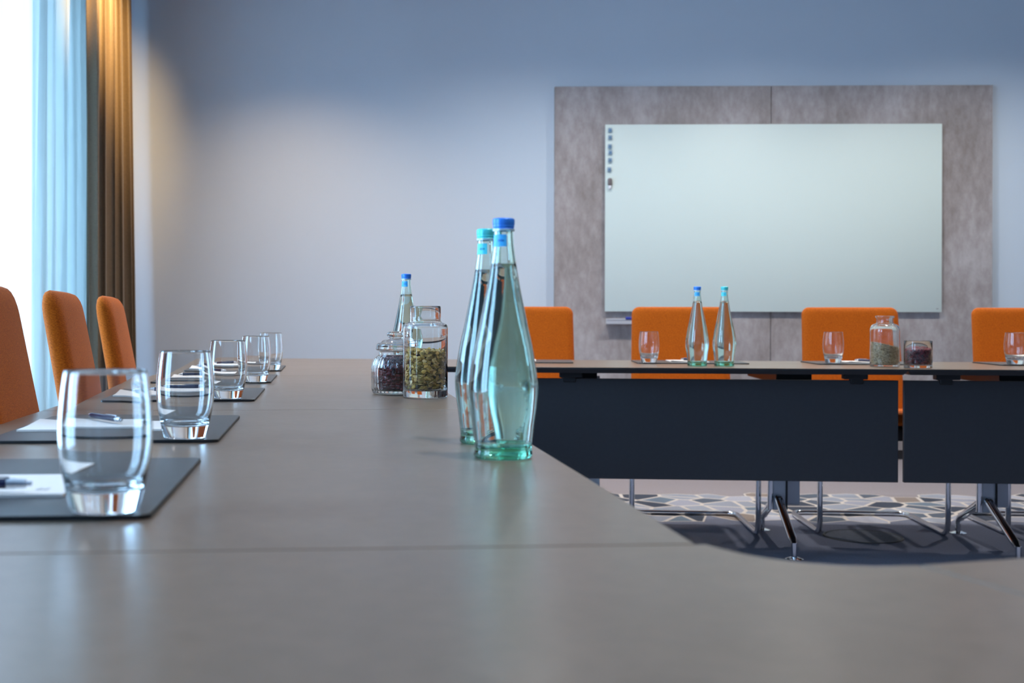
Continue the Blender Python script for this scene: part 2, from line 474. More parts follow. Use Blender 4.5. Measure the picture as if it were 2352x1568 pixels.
for k, (y0, y1) in enumerate(WIN):
    wn = tag(thing('window_%d' % (k + 1), 'tall aluminium framed window behind the sheer curtain' if k == 2 else 'tall aluminium framed window, number %d along the left wall' % (k + 1), 'window'), kind='structure')
    bm = bmesh.new()
    ym = (y0 + y1) / 2
    for (a, b, c, d) in ((y0, y0 + 0.06, SILL, HEAD), (y1 - 0.06, y1, SILL, HEAD), (y0, y1, SILL, SILL + 0.06), (y0, y1, HEAD - 0.06, HEAD), (ym - 0.035, ym + 0.035, SILL, HEAD)):
        bx(bm, (left_x((a + b) / 2) - 0.11, (a + b) / 2, (c + d) / 2), (0.07, b - a, d - c))
    link_mesh('frame', bm, M['alu'], wn, smooth=False)
    for (a, b) in ((y0 + 0.06, ym - 0.035), (ym + 0.035, y1 - 0.06)):
        bm = bmesh.new()
        x = left_x((a + b) / 2) - 0.11
        vs = [bm.verts.new(p) for p in ((x, a, SILL + 0.06), (x, b, SILL + 0.06), (x, b, HEAD - 0.06), (x, a, HEAD - 0.06))]
        bm.faces.new(vs)
        link_mesh('pane', bm, M['pane'], wn, smooth=False)
# skirting at the foot of the back wall
bm = bmesh.new()
P = [(-2.1, wall_y(-2.1)), (-2.1, wall_y(-2.1, 0.012)), (ROOM_X1, wall_y(ROOM_X1, 0.012)), (ROOM_X1, wall_y(ROOM_X1))]
slab(bm, P, [(0.06, 0), (0.0, 0)], [0, 0, 0])
bmesh.ops.recalc_face_normals(bm, faces=bm.faces[:])
struct(link_mesh('baseboard_back', bm, M['skirting'], smooth=False), 'thin dark baseboard along the back wall', 'baseboard')

# ------------------------------------------------------------------ curtains
def curtain(name, y0, y1, xoff, amp, folds, m, label, cat, z0=0.015, z1=CEIL - 0.04, seed=1, skew=0.0, flare=0.0, turn=0.0, nu=240, nz=14, parent=None):
    rr = random.Random(seed)
    ph = [rr.uniform(-0.6, 0.6) for _ in range(folds + 3)]
    am = [rr.uniform(0.55, 1.2) for _ in range(folds + 3)]
    bm = bmesh.new(); rows = []
    for j in range(nz + 1):
        tz = j / nz; z = z0 + (z1 - z0) * tz
        row = []
        for i in range(nu + 1):
            s = i / nu
            g = s * folds; k = int(g); f = g - k
            a0 = am[k] * (1 - f) + am[k + 1] * f; p0 = ph[k] * (1 - f) + ph[k + 1] * f
            d = amp * a0 * math.sin(2 * PI * g + p0 + skew * (tz - 0.5) * math.sin(k * 1.7 + seed))
            y = y0 + (y1 - y0) * s + amp * 0.35 * math.cos(4 * PI * g + p0) 
            row.append(bm.verts.new((left_x(y) + xoff + d - turn * s * s + flare * (1 - tz) * s, y, z)))
        rows.append(row)
    for A, B in zip(rows, rows[1:]):
        for i in range(nu): bm.faces.new((A[i], A[i + 1], B[i + 1], B[i]))
    o = link_mesh(name, bm, m, parent)
    if label: tag(o, label, cat)
    return o
curtain('sheer_curtain', 3.2, 6.07, 0.20, 0.022, 20, M['sheer'], 'bright white sheer curtain hanging in front of the sunlit window', 'curtain', seed=3)
sh = thing('sheer_curtain', 'pale blue gathered sheer curtain between the white sheer and brown drape', 'curtain', (0, 0, 0))
curtain('cloth', 6.11, 7.12, 0.165, 0.034, 6, M['sheer_dense'], None, None, seed=5, skew=3.0, parent=sh)
curtain('inner_cloth', 6.12, 7.12, 0.075, 0.030, 4, M['sheer_dense'], None, None, seed=9, skew=3.4, parent=sh)
dr = curtain('drape', 6.60, 7.76, 0.31, 0.055, 6, M['drape'], 'bronze brown heavy drape gathered in the corner by the back wall', 'curtain', seed=11, skew=0.6, flare=0.06, turn=0.13, nu=320)
md = dr.modifiers.new('thick', 'SOLIDIFY'); md.thickness = 0.003

# ------------------------------------------------------------------ wall panel and whiteboard
WA = -math.atan(WALL_S)
def wallpt(u, d):                               # x along the wall plane at depth d in front of the wall
    k = (u - CX) / F
    y = (7.976 - d) / (1 + WALL_S * k)
    return k * y, y
def wz(u, v, d):
    x, y = wallpt(u, d)
    return CAMZ - (v - (CY + ROLL * (u - CX))) / F * y
PD = 0.055
xl, yl = wallpt(1273, PD); xr, yr = wallpt(2279, PD); xm, ym_ = wallpt(1770, PD)
ptop = wz(1500, 198, PD)
wp = thing('wall_panel', 'grey concrete look panel on the back wall framing the whiteboard', 'wall panel', (xl, yl, 0), WA)
L1 = (xm - xl) / math.cos(WA); L2 = (xr - xl) / math.cos(WA)
box('board', (L1 / 2 - 0.001, PD / 2, (ptop + 0.062) / 2), (L1 - 0.002, PD - 0.001, ptop - 0.062), M['concrete'], wp, 0.001, 1)
box('board', ((L1 + L2) / 2 + 0.001, PD / 2, (ptop + 0.062) / 2), (L2 - L1 - 0.002, PD - 0.001, ptop - 0.062), M['concrete'], wp, 0.001, 1)
WD = PD + 0.026
xa, ya = wallpt(1389, WD); xb, yb = wallpt(2163, WD)
zt, zb = wz(1389, 286, WD), wz(1389, 715, WD)
wl = (xb - xa) / math.cos(WA)
wb = thing('whiteboard', 'large frameless white glass board mounted on the grey wall panel', 'whiteboard', (xa, ya, zb), WA)
bm = bmesh.new(); bx(bm, (wl / 2, 0.003, (zt - zb) / 2), (wl, 0.006, zt - zb), 0, 0.0012, 2)
link_mesh('glass_sheet', bm, M['whiteboard'], wb, sharp=40)
for px in (0.15, wl - 0.15):
    for pz in (0.12, zt - zb - 0.12):
        bm = bmesh.new(); lathe(bm, [(0, 0), (0.016, 0), (0.016, 0.0199), (0, 0.0199)], 20)
        o = link_mesh('standoff', bm, M['grey_metal'], wb, sharp=40)
        o.rotation_euler = (-PI / 2, 0, 0); o.location = (px, 0.006, pz)
bm = bmesh.new(); bx(bm, (wl - 0.028, -0.0004, 0.022), (0.012, 0.0006, 0.004)); link_mesh('corner_mark', bm, M['print'], wb, smooth=False)
def on_board(u, v, d=0.0):
    x, y = wallpt(u, WD + d); return (x, y, wz(u, v, WD + d))
names = ['topmost blue grey magnet at whiteboard upper left corner', 'second blue grey magnet from the top of the whiteboard column',
         'third blue grey magnet down the whiteboard left edge', 'fourth blue grey magnet, close under the third on the whiteboard',
         'fifth blue grey magnet down the whiteboard left edge', 'lowest blue grey magnet, just above the grey holder on the whiteboard']
for (u, v), lb in zip(((1400, 299), (1400, 315.5), (1399.5, 336), (1400.5, 350), (1400, 367.5), (1398.5, 389)), names):
    t = thing('magnet', lb, 'magnet', on_board(u, v), WA, 'magnets down the whiteboard edge')
    box('block', (0, -0.0065, 0), (0.024, 0.0128, 0.028), M['magnet'], t, 0.002)
    box('core', (0, -0.0133, -0.003), (0.014, 0.001, 0.014), M['magnet_core'], t)
t = thing('pen_holder', 'small grey capsule holder with white lower end below the magnets', 'holder', on_board(1399.5, 418), WA)
bm = bmesh.new(); bx(bm, (0, -0.012, 0), (0.026, 0.0238, 0.048), 0, 0.009, 4); link_mesh('body', bm, M['holder_grey'], t)
bm = bmesh.new(); bx(bm, (0, -0.011, -0.034), (0.018, 0.018, 0.026), 0, 0.006, 3); link_mesh('white_end', bm, M['holder_white'], t)
# pen tray on the panel under the board
tx, ty = wallpt(1392, PD); tx2, _ = wallpt(1640, PD)
tz = wz(1392, 744, PD); tl = tx2 - tx
t = thing('pen_tray', 'narrow grey metal pen tray under the whiteboard left corner', 'tray', (tx, ty, tz), WA)
bm = bmesh.new()
bx(bm, (tl / 2, -0.03, 0.002), (tl, 0.058, 0.003)); bx(bm, (tl / 2, -0.0585, 0.014), (tl, 0.002, 0.024)); bx(bm, (tl / 2, -0.0015, 0.018), (tl, 0.002, 0.034))
link_mesh('tray_body', bm, M['grey_metal'], t, smooth=False)
bm = bmesh.new(); bx(bm, (tl / 2, -0.0602, 0.0255), (tl, 0.0015, 0.003)); link_mesh('rim', bm, M['silver'], t, smooth=False)
mx_, my_ = wallpt(1437, PD + 0.03)
t = thing('marker', 'blue capped whiteboard marker lying in the pen tray', 'marker', (mx_, my_, tz + 0.0035 + 0.0405), WA)
bm = bmesh.new(); tube(bm, [(0, 0, 0.01), (0.05, 0, 0.01)], 0.010, 16); link_mesh('cap', bm, M['marker_blue'], t, sharp=40)
bm = bmesh.new(); tube(bm, [(0.05, 0, 0.01), (0.135, 0, 0.01)], 0.009, 16); link_mesh('barrel', bm, M['marker_body'], t, sharp=40)
t.location.z = tz + 0.0275 + 0.0

# ------------------------------------------------------------------ tables
LA = math.radians(5.06)
E1 = Vector((math.cos(LA), math.sin(LA))); E2 = Vector((-math.sin(LA), math.cos(LA)))
def lr(p, q): v = E1 * p + E2 * q; return (v.x, v.y)
PL, PR = -0.531, 0.283
FA = math.radians(4.6)
D1 = Vector((math.cos(FA), -math.sin(FA))); D2 = Vector((math.sin(FA), math.cos(FA)))
F0 = Vector((0.6336, 4.435))
def fr(t, n): v = F0 + D1 * t + D2 * n; return (v.x, v.y)
def isect(p, d, q, e):
    p, d, q, e = Vector(p), Vector(d), Vector(q), Vector(e)
    k = (q - p).cross(e) / d.cross(e) if hasattr(d, 'cross') else 0
    return (p + d * k)[:]

def tabletop(P, parent):
    # P: world CCW outline -> tabletop in the parent's frame
    inv = parent.matrix_basis.inverted()
    Q = [(inv @ Vector((x, y, 0)))[:2] for x, y in P]
    bm = bmesh.new()
    slab(bm, Q, [(TOPZ, 0.0014), (TOPZ - 0.0014, 0.0004), (TOPZ - 0.008, 0.0006), (TOPZ - 0.022, 0.012)], [0, 0, 1, 1, 1])
    return link_mesh('tabletop', bm, [M['table'], M['edge']], parent, smooth=False)

def build_leg(parent, x, y, beam=0.0):
    """column with two splayed feet in the table's frame (feet run along its y axis)"""
    bm = bmesh.new()
    tube(bm, [(-0.026, 0, 0.14), (-0.026, 0, 0.66)], 0.0125, 14)
    bx(bm, (0.010, 0, 0.40), (0.050, 0.012, 0.52), 1)
    bx(bm, (0.0345, 0, 0.40), (0.006, 0.03, 0.52), 2)
    leg = link_mesh('leg', bm, [M['chrome'], M['grey_metal'], M['black']], parent, sharp=40)
    leg.location = (x, y, 0)
    bm = bmesh.new(); bx(bm, (0.065, 0.03, 0.41), (0.056, 0.014, 0.51), 0, 0.002, 1); link_mesh('cable_duct', bm, M['grey_metal'], leg, sharp=40)
    bm = bmesh.new(); bx(bm, (0, beam, 0.677), (0.13, 0.62, 0.0415), 0, 0.003, 1); link_mesh('top_beam', bm, M['black'], leg, sharp=40)
    for s in (-1, 1):
        bm = bmesh.new()
        lathe(bm, [(0, -0.017), (0.010, -0.014), (0.017, 0), (0.010, 0.014), (0, 0.017)], 16, off=(0, s * 0.035, 0.182))
        pts = fillet([(0, s * 0.02, 0.186), (0, s * 0.30, 0.068), (0, s * 0.32, 0.055)], 0.02)
        tube(bm, pts, 0.0165, 14, r_end=0.0105)
        tube(bm, [(0, s * 0.32, 0.004), (0, s * 0.32, 0.064)], 0.0108, 14)
        ft = link_mesh('foot', bm, M['chrome'], leg, sharp=50)
        bm = bmesh.new()
        lathe(bm, [(0, 0), (0.034, 0), (0.034, 0.004), (0.014, 0.011), (0, 0.011)], 24, off=(0, s * 0.32, 0))
        link_mesh('foot_pad', bm, M['chrome'], leg, sharp=50)
    return leg

def table(name, label, P, org, rz, legs, group=None):
    t = thing(name, label, 'table', (org[0], org[1], 0), rz, group)
    bpy.context.view_layer.update()
    t.matrix_basis = Matrix.Translation((org[0], org[1], 0)) @ Matrix.Rotation(rz, 4, 'Z')
    tabletop(P, t)
    for lg in legs: build_leg(t, *lg)
    return t
G = 0.0006
Q = [0.916, 2.329, 3.742]
tg = 'conference tables in a ring'
# table two places along the window side
def left_table(q0, q1, label, lx):
    P = [lr(PL, q0 + G), lr(PR, q0 + G), lr(PR, q1 - G), lr(PL, q1 - G)]
    o = lr((PL + PR) / 2, (q0 + q1) / 2)
    return table('conference_table', label, P, o, LA + PI / 2, [(x, -0.17, 0.17) for x in lx], tg)
left_table(Q[0], Q[1], 'taupe conference table under the near pair of water bottles', (-0.37, 0.53))
left_table(Q[1], Q[2], 'taupe conference table under the pumpkin seed jar', (-0.285, 0.365))
# far corner piece, joining the left row and the far row
TC = -0.30                                       # where the far row's first straight table begins
fl0 = isect(lr(PR, 0), E2, fr(0, 0), D1); bl0 = isect(lr(PL, 0), E2, fr(0, 0.8), D1)
P = [lr(PL, Q[2] + G), lr(PR, Q[2] + G)]
c = Vector(fl0); a = c - E2 * 0.14; b = c + D1 * 0.14
for k in range(9):
    s = k / 8; P.append((a * (1 - s) ** 2 + c * 2 * s * (1 - s) + b * s * s)[:])
P += [fr(TC - G, 0), fr(TC - G, 0.8), bl0]
oc = lr(-0.1, 4.7)
table('corner_table', 'taupe corner table joining window row and far row', P, oc, -FA, [(-0.15, 0.1), (0.22, 0.05)], tg)
# near corner piece under the camera
B_in = at(2110, 1297); sB = Vector((0.30, -0.954)).normalized()
B_out = (Vector(B_in) + sB * 0.8)[:]
curve = [at(u, v) for u, v in ((1625, 1249), (1660, 1259), (1720, 1273), (1780, 1283), (1850, 1291), (1930, 1297), (2010, 1299.5))]
P = [lr(PR, Q[0] - G)] + [lr(PL, Q[0] - G), lr(PL, 0.25), lr(PL + 0.05, 0.12), (-0.36, -0.02), (-0.2, -0.06), (0.2, -0.02), B_out, B_in]
P = P + list(reversed(curve))
table('corner_table', 'taupe corner table with rounded inner edge in the foreground', P, (0, 0.5), 0, [(-0.3, 0.0), (0.3, -0.2)], tg)
B2 = Vector((-sB.y, sB.x))                       # along the near cross table, to the right
bi = Vector(B_in) + B2 * 2 * G; bo = Vector(B_out) + B2 * 2 * G
P = [bo[:], (bo + B2 * 1.41)[:], (bi + B2 * 1.41)[:], bi[:]]
oc = (bo + bi + B2 * 1.41) / 2
table('conference_table', 'taupe conference table past the slanting joint at lower right', P, oc, math.atan2(B2.y, B2.x), [(-0.35, 0), (0.4, 0)], tg)
# far row
def far_table(t0, t1, label, legs):
    P = [fr(t0 + G, 0), fr(t1 - G, 0), fr(t1 - G, 0.8), fr(t0 + G, 0.8)]
    t = table('conference_table', label, P, fr((t0 + t1) / 2, 0.4), -FA, [((lt - (t0 + t1) / 2), 0.085) for lt in legs], tg)
    ln = t1 - t0
    bm = bmesh.new(); bx(bm, (0, -0.31, 0.4895), (ln - 0.020, 0.018, 0.371), 0, 0.0015, 1)
    pn = link_mesh('modesty_panel', bm, M['panel_dark'], t, sharp=40)
    for s in (-1, 1):
        bm = bmesh.new()
        bx(bm, (s * (ln / 2 - 0.163), -0.31, 0.688), (0.085, 0.045, 0.02), 0, 0.003, 1)
        bx(bm, (s * (ln / 2 - 0.158), -0.31, 0.676), (0.046, 0.03, 0.03), 0, 0.003, 1)
        link_mesh('bracket', bm, M['black'], pn, sharp=40)
    return t
TJ = None
xj, yj = at(2079.5, 1112, 0.304)
tj = (Vector((xj, yj)) - F0).dot(D1)
far_table(TC, tj, 'taupe far table with anthracite panel under the blue and turquoise bottles', [TC + 0.2, tj - 0.362])
far_table(tj, tj + 1.41, 'taupe far table with anthracite panel at the right frame edge', [tj + 0.445, tj + 1.2])
# the row's corner end has a panel of its own
# ------------------------------------------------------------------ chairs
def rrect(hw_b, hw_t, z0, z1, r, n=8):
    pts = []
    for (cx, cz, a0) in ((hw_t - r, z1 - r, 0), (-hw_t + r, z1 - r, PI / 2), (-hw_b + r, z0 + r, PI), (hw_b - r, z0 + r, 1.5 * PI)):
        for k in range(n + 1):
            a = a0 + PI / 2 * k / n
            pts.append((cx + r * math.cos(a), cz + r * math.sin(a)))
    out = []
    for i, p in enumerate(pts):                  # a few points along the straight sides
        q = pts[(i + 1) % len(pts)]
        out.append(p)
        d = math.hypot(q[0] - p[0], q[1] - p[1])
        if d > 0.08:
            for s in range(1, 8): out.append((p[0] + (q[0] - p[0]) * s / 8, p[1] + (q[1] - p[1]) * s / 8))
    return out
def cushion(bm, outline, thick, edge, shape):
    """padded slab: outline in (x, z), rounded rim; shape(x, z, y) -> point"""
    cx = sum(p[0] for p in outline) / len(outline); cz = sum(p[1] for p in outline) / len(outline)
    hw = min(max(p[0] for p in outline) - cx, max(p[1] for p in outline) - cz)
    dist = [0, 0.1, 0.25, 0.5, 0.75, 1.0, 1.6]
    ins = [edge * d for d in dist] + [hw * 0.35, hw * 0.6, hw * 0.8]
    def ring(side):
        res = []
        for d in ins:
            s = 1 - d / hw
            q = min(1, d / edge)
            y = side * thick / 2 * math.sqrt(max(0, 1 - (1 - q) ** 2))
            res.append([bm.verts.new(shape(cx + (p[0] - cx) * s, cz + (p[1] - cz) * s, y)) for p in outline])
        res.append([bm.verts.new(shape(cx, cz, side * thick / 2))])
        return res
    n = len(outline)
    Fr, Bk = ring(-1), ring(1)
    for Rg, flip in ((Fr, False), (Bk, True)):
        for A, B in zip(Rg, Rg[1:]):
            for i in range(n):
                j = (i + 1) % n
                vs = (A[i], A[j], B[0]) if len(B) == 1 else (A[i], A[j], B[j], B[i])
                bm.faces.new(tuple(reversed(vs)) if flip else vs)
    bmesh.ops.remove_doubles(bm, verts=bm.verts[:], dist=0.0002)
    bmesh.ops.recalc_face_normals(bm, faces=bm.faces[:])
    return bm
def make_chair():
    t = thing('cantilever_chair', '', 'chair', (0, 0, 0), 0, 'orange chairs around the table')
    bm = bmesh.new()
    def sh(x, z, y):
        h = (z - 0.44) / 0.51
        return (x, 0.205 + 0.095 * h + 0.010 * (x / 0.22) ** 2 + y * (1.0 - 0.2 * h), z)
    cushion(bm, rrect(0.226, 0.216, 0.44, 0.953, 0.035), 0.054, 0.034, sh)
    link_mesh('backrest', bm, M['orange'], t)
    bm = bmesh.new()
    def ss(x, z, y): return (x, z, 0.478 - y - 0.008 * (z / 0.25))
    cushion(bm, rrect(0.236, 0.240, -0.27, 0.225, 0.045), 0.056, 0.024, ss)
    link_mesh('seat', bm, M['orange'], t)
    bm = bmesh.new(); bx(bm, (0, 0.0, 0.421), (0.44, 0.44, 0.058), 0, 0.012, 3)
    link_mesh('seat_pan', bm, M['black'], t, sharp=40)
    bm = bmesh.new()
    hw = 0.2575
    pts = []
    for s in (-1, 1):
        half = [(s * 0.2, 0.16, 0.405), (s * hw, 0.16, 0.405), (s * hw, -0.25, 0.405), (s * hw, -0.25, 0.0118), (s * hw, 0.31, 0.0118)]
        pts += half if s < 0 else list(reversed(half))
    tube(bm, fillet(pts, 0.065, 7), 0.0115, 12)
    link_mesh('frame', bm, M['chrome'], t, sharp=50)
    return t
chair0 = make_chair()
first = [True]
def chair(x, y, rz, label):
    o = chair0 if first[0] else dup(chair0)
    first[0] = False
    return place(o, (x, y, 0), rz, label)
# far side: front legs seen under the panel at these pixels
for u_mid, lb in ((None, 'orange fabric chair behind the near bottles, left of the whiteboard'),
                  (1597, 'orange fabric chair behind the blue and turquoise capped far bottles'),
                  (2031, 'orange fabric chair behind the grain jar, under the whiteboard'),
                  (2465, 'orange fabric chair cut by the right frame edge beyond far row')):
    if u_mid is None: x, y = 0.375, 5.085
    else: y = 5.03; x = (u_mid - CX) / F * y; 
    ux, uy = x + D2.x * 0.25, y + D2.y * 0.25
    chair(ux, uy, -FA, lb)
# window side: the backs stand at the table's edge
for ym, lb in ((2.20, 'orange fabric chair at left frame edge, nearest on the window side'),
               (2.83, 'orange fabric chair in the middle of the window side row'),
               (3.44, 'orange fabric chair beside the brown drape, farthest on the window side')):
    # q of the middle of the back where it meets the table's edge
    x = -0.0886 * ym - 0.533
    q = Vector((x, ym)).dot(E2)
    px, py = lr(PL - 0.003 + 0.231, q)
    chair(px, py, LA + PI / 2 + 0.08, lb)

# ------------------------------------------------------------------ table settings
def make_mat(w, d):
    bm = bmesh.new()
    P = []
    r = 0.012
    for (cx, cy, a0) in ((w / 2 - r, d / 2 - r, 0), (-w / 2 + r, d / 2 - r, PI / 2), (-w / 2 + r, -d / 2 + r, PI), (w / 2 - r, -d / 2 + r, 1.5 * PI)):
        for k in range(6):
            a = a0 + PI / 2 * k / 5; P.append((cx + r * math.cos(a), cy + r * math.sin(a)))
    slab(bm, P, [(0.0042, 0.0012), (0.0036, 0.0003), (0.0, 0.0)], [0, 1, 1, 1])
    o = link_mesh('desk_mat', bm, [M['mat'], M['mat_edge']], sharp=30)
    return tag(o, '', 'desk mat', 'charcoal desk mats')
def make_pad():
    t = thing('notepad', '', 'notepad', (0, 0, 0), 0, 'white notepads on the mats')
    bm = bmesh.new()
    W_, D_ = 0.21, 0.148
    nx, ny = 10, 6
    for (z0, z1, curl) in ((0.0, 0.0022, 0.0), (0.0023, 0.0029, 0.0035)):
        g0, g1 = [], []
        for i in range(nx + 1):
            for j in range(ny + 1):
                x = W_ * (i / nx - 0.5); y = D_ * (j / ny - 0.5)
                c = curl * max(0, -x / W_ * 2) ** 2 * max(0, y / D_ * 2 + 0.2)
                g0.append(bm.verts.new((x, y, z0 + c))); g1.append(bm.verts.new((x, y, z1 + c)))
        k = lambda i, j: i * (ny + 1) + j
        for i in range(nx):
            for j in range(ny):
                bm.faces.new((g1[k(i, j)], g1[k(i + 1, j)], g1[k(i + 1, j + 1)], g1[k(i, j + 1)]))
                bm.faces.new((g0[k(i, j)], g0[k(i, j + 1)], g0[k(i + 1, j + 1)], g0[k(i + 1, j)]))
        for i in range(nx):
            for j in (0, ny):
                bm.faces.new((g0[k(i, j)], g0[k(i + 1, j)], g1[k(i + 1, j)], g1[k(i, j)]))
        for j in range(ny):
            for i in (0, nx):
                bm.faces.new((g0[k(i, j)], g0[k(i, j + 1)], g1[k(i, j + 1)], g1[k(i, j)]))
    bmesh.ops.recalc_face_normals(bm, faces=bm.faces[:])
    link_mesh('sheets', bm, M['paper'], t, sharp=40)
    bm = bmesh.new()                              # small grey monogram: two leaning strokes and a bar
    for (x, y, dx, dy, ww) in ((0.074, -0.045, 0.004, 0.012, 0.0018), (0.081, -0.045, 0.004, 0.012, 0.0018), (0.074, -0.0455, 0.012, 0.0, 0.0016)):
        n_ = Vector((-dy, dx)).normalized() * ww / 2
        vs = [bm.verts.new((x - n_.x, y - n_.y, 0.0031)), bm.verts.new((x + dx - n_.x, y + dy - n_.y, 0.0031)),
              bm.verts.new((x + dx + n_.x, y + dy + n_.y, 0.0031)), bm.verts.new((x + n_.x, y + n_.y, 0.0031))]
        bm.faces.new(vs)
    bmesh.ops.recalc_face_normals(bm, faces=bm.faces[:])
    link_mesh('monogram', bm, M['print'], t, smooth=False)
    return t
def make_pen():
    t = thing('ballpoint_pen', '', 'pen', (0, 0, 0), 0, 'navy pens on the notepads')
    r = 0.0049
    bm = bmesh.new(); tube(bm, [(-0.062, 0, r), (0.045, 0, r)], r, 16); link_mesh('barrel', bm, M['navy'], t, sharp=40)
    bm = bmesh.new(); tube(bm, [(0.045, 0, r), (0.052, 0, r)], r * 1.02, 16); tube(bm, [(0.052, 0, r), (0.0625, 0, r)], r * 0.96, 16, r_end=r * 0.84)
    tube(bm, [(0.0625, 0, r), (0.068, 0, r)], r * 0.5, 12); link_mesh('push_button', bm, M['silver'], t, sharp=40)
    bm = bmesh.new(); tube(bm, [(-0.062, 0, r), (-0.078, 0, r)], r * 0.95, 16, r_end=0.0012); link_mesh('tip', bm, M['silver'], t, sharp=40)
    bm = bmesh.new(); bx(bm, (0.025, 0, 2 * r + 0.0012), (0.042, 0.003, 0.0012)); bx(bm, (0.045, 0, 2 * r + 0.0004), (0.004, 0.003, 0.0026)); link_mesh('clip', bm, M['silver'], t, smooth=False)
    return t
def make_tumbler():
    o_ = cr([(0.0262, 0.0), (0.0288, 0.0012), (0.0302, 0.005), (0.0338, 0.02), (0.0380, 0.042), (0.0401, 0.063), (0.0397, 0.083), (0.0377, 0.105), (0.0354, 0.1213)], 5)
    i_ = cr([(0.0343, 0.1213), (0.0366, 0.105), (0.0386, 0.083), (0.0389, 0.063), (0.0366, 0.043), (0.0324, 0.028), (0.0262, 0.0207), (0.012, 0.0185), (0.0, 0.0182)], 5)
    lip = [(0.0352, 0.1221), (0.03485, 0.1225), (0.0345, 0.1221)]
    bm = bmesh.new(); lathe(bm, [(0, 0.0012), (0.018, 0.0012), (0.0225, 0.0004)] + o_ + lip + i_, 72)
    bmesh.ops.recalc_face_normals(bm, faces=bm.faces[:])
    o = link_mesh('tumbler', bm, M['tumbler'])
    return tag(o, '', 'glass', 'empty tumblers on the mats')
MAT_W, MAT_D = 0.32, 0.435                        # across the row, along the row
ZM = TOPZ + 0.0003
mat0, pad0, pen0, tum0 = make_mat(MAT_W, MAT_D), make_pad(), make_pen(), make_tumbler()
used = set()
def get(o):
    if o.name in used: return dup(o)
    used.add(o.name); return o
PENS = [(74, 1110, 1, 0.04), (290, 968, 1, -0.85), (339, 893, -1, 0.12), None, None]
seats = [('nearest the camera', 1.060, (243, 1185), 0.110, 0.052, 0.10),
         ('second along the window row', 1.715, (426, 1010), 0.133, 0.05, -0.05),
         ('third along the window row', 2.567, (524, 917), 0.12, 0.06, 3.3),
         ('fourth along the window row', 3.300, (588, 878), 0.12, 0.05, 0.2),
         ('last along the window row', 4.035, (622, 850), 0.12, 0.05, 0.1)]
for k, (ord_, q, (gu, gv), pq, pp, pa) in enumerate(seats):
    place(get(mat0), (*lr(-0.151 - MAT_W / 2, q + MAT_D / 2), ZM), LA, 'charcoal desk mat %s' % ord_)
    zc = ZM + 0.0045
    c = lr(-0.457 + 0.105, q + pq + 0.074)
    place(get(pad0), (*c, zc), LA, 'white notepad on the desk mat %s' % ord_)
    pz = zc + 0.0064
    if PENS[k]:
        (eu, ev, end, ang) = PENS[k]
        ex, ey = at(eu, ev, pz + 0.005)
        d_ = -0.068 if end > 0 else 0.078
    else: ex, ey = c; d_ = 0.0; ang = LA + 0.15 + 0.1 * k
    place(get(pen0), (ex + d_ * math.cos(ang), ey + d_ * math.sin(ang), pz), ang, 'navy pen on the notepad %s' % ord_)
    y = F * (CAMZ - zc) / (gv - (CY + ROLL * (gu - CX))) + 0.029
    place(get(tum0), ((gu - CX) / F * y, y, zc), 0.3 * k, 'empty clear tumbler on the desk mat %s' % ord_)
fseats = [('hidden behind the near bottles', -0.335, None), ('behind the two far bottles', 0.350, (1491, 833)),
          ('left of the grain jar', 1.045, (1914, 833.8)), ('at the right frame edge', 1.735, (2332, 837))]
for k, (ord_, tc, g) in enumerate(fseats):
    place(get(mat0), (*fr(tc, 0.375 + MAT_W / 2), ZM), -FA + PI / 2, 'charcoal far row desk mat %s' % ord_)
    zc = ZM + 0.0045
    place(get(pad0), (*fr(tc - 0.005, 0.375 + 0.16), zc), -FA + PI / 2, 'white far row notepad %s' % ord_)
    place(get(pen0), (*fr(tc + 0.01, 0.375 + 0.15), zc + 0.0034), -FA + PI / 2 + 0.5, 'navy pen on the far row notepad %s' % ord_)
    if g:
        y = F * (CAMZ - zc) / (g[1] - (CY + ROLL * (g[0] - CX))) + 0.029; x = (g[0] - CX) / F * y
    else: x, y = fr(tc - 0.17, 0.42)
    place(get(tum0), (x, y, zc), 0.4 * k, 'empty clear far row tumbler %s' % ord_)

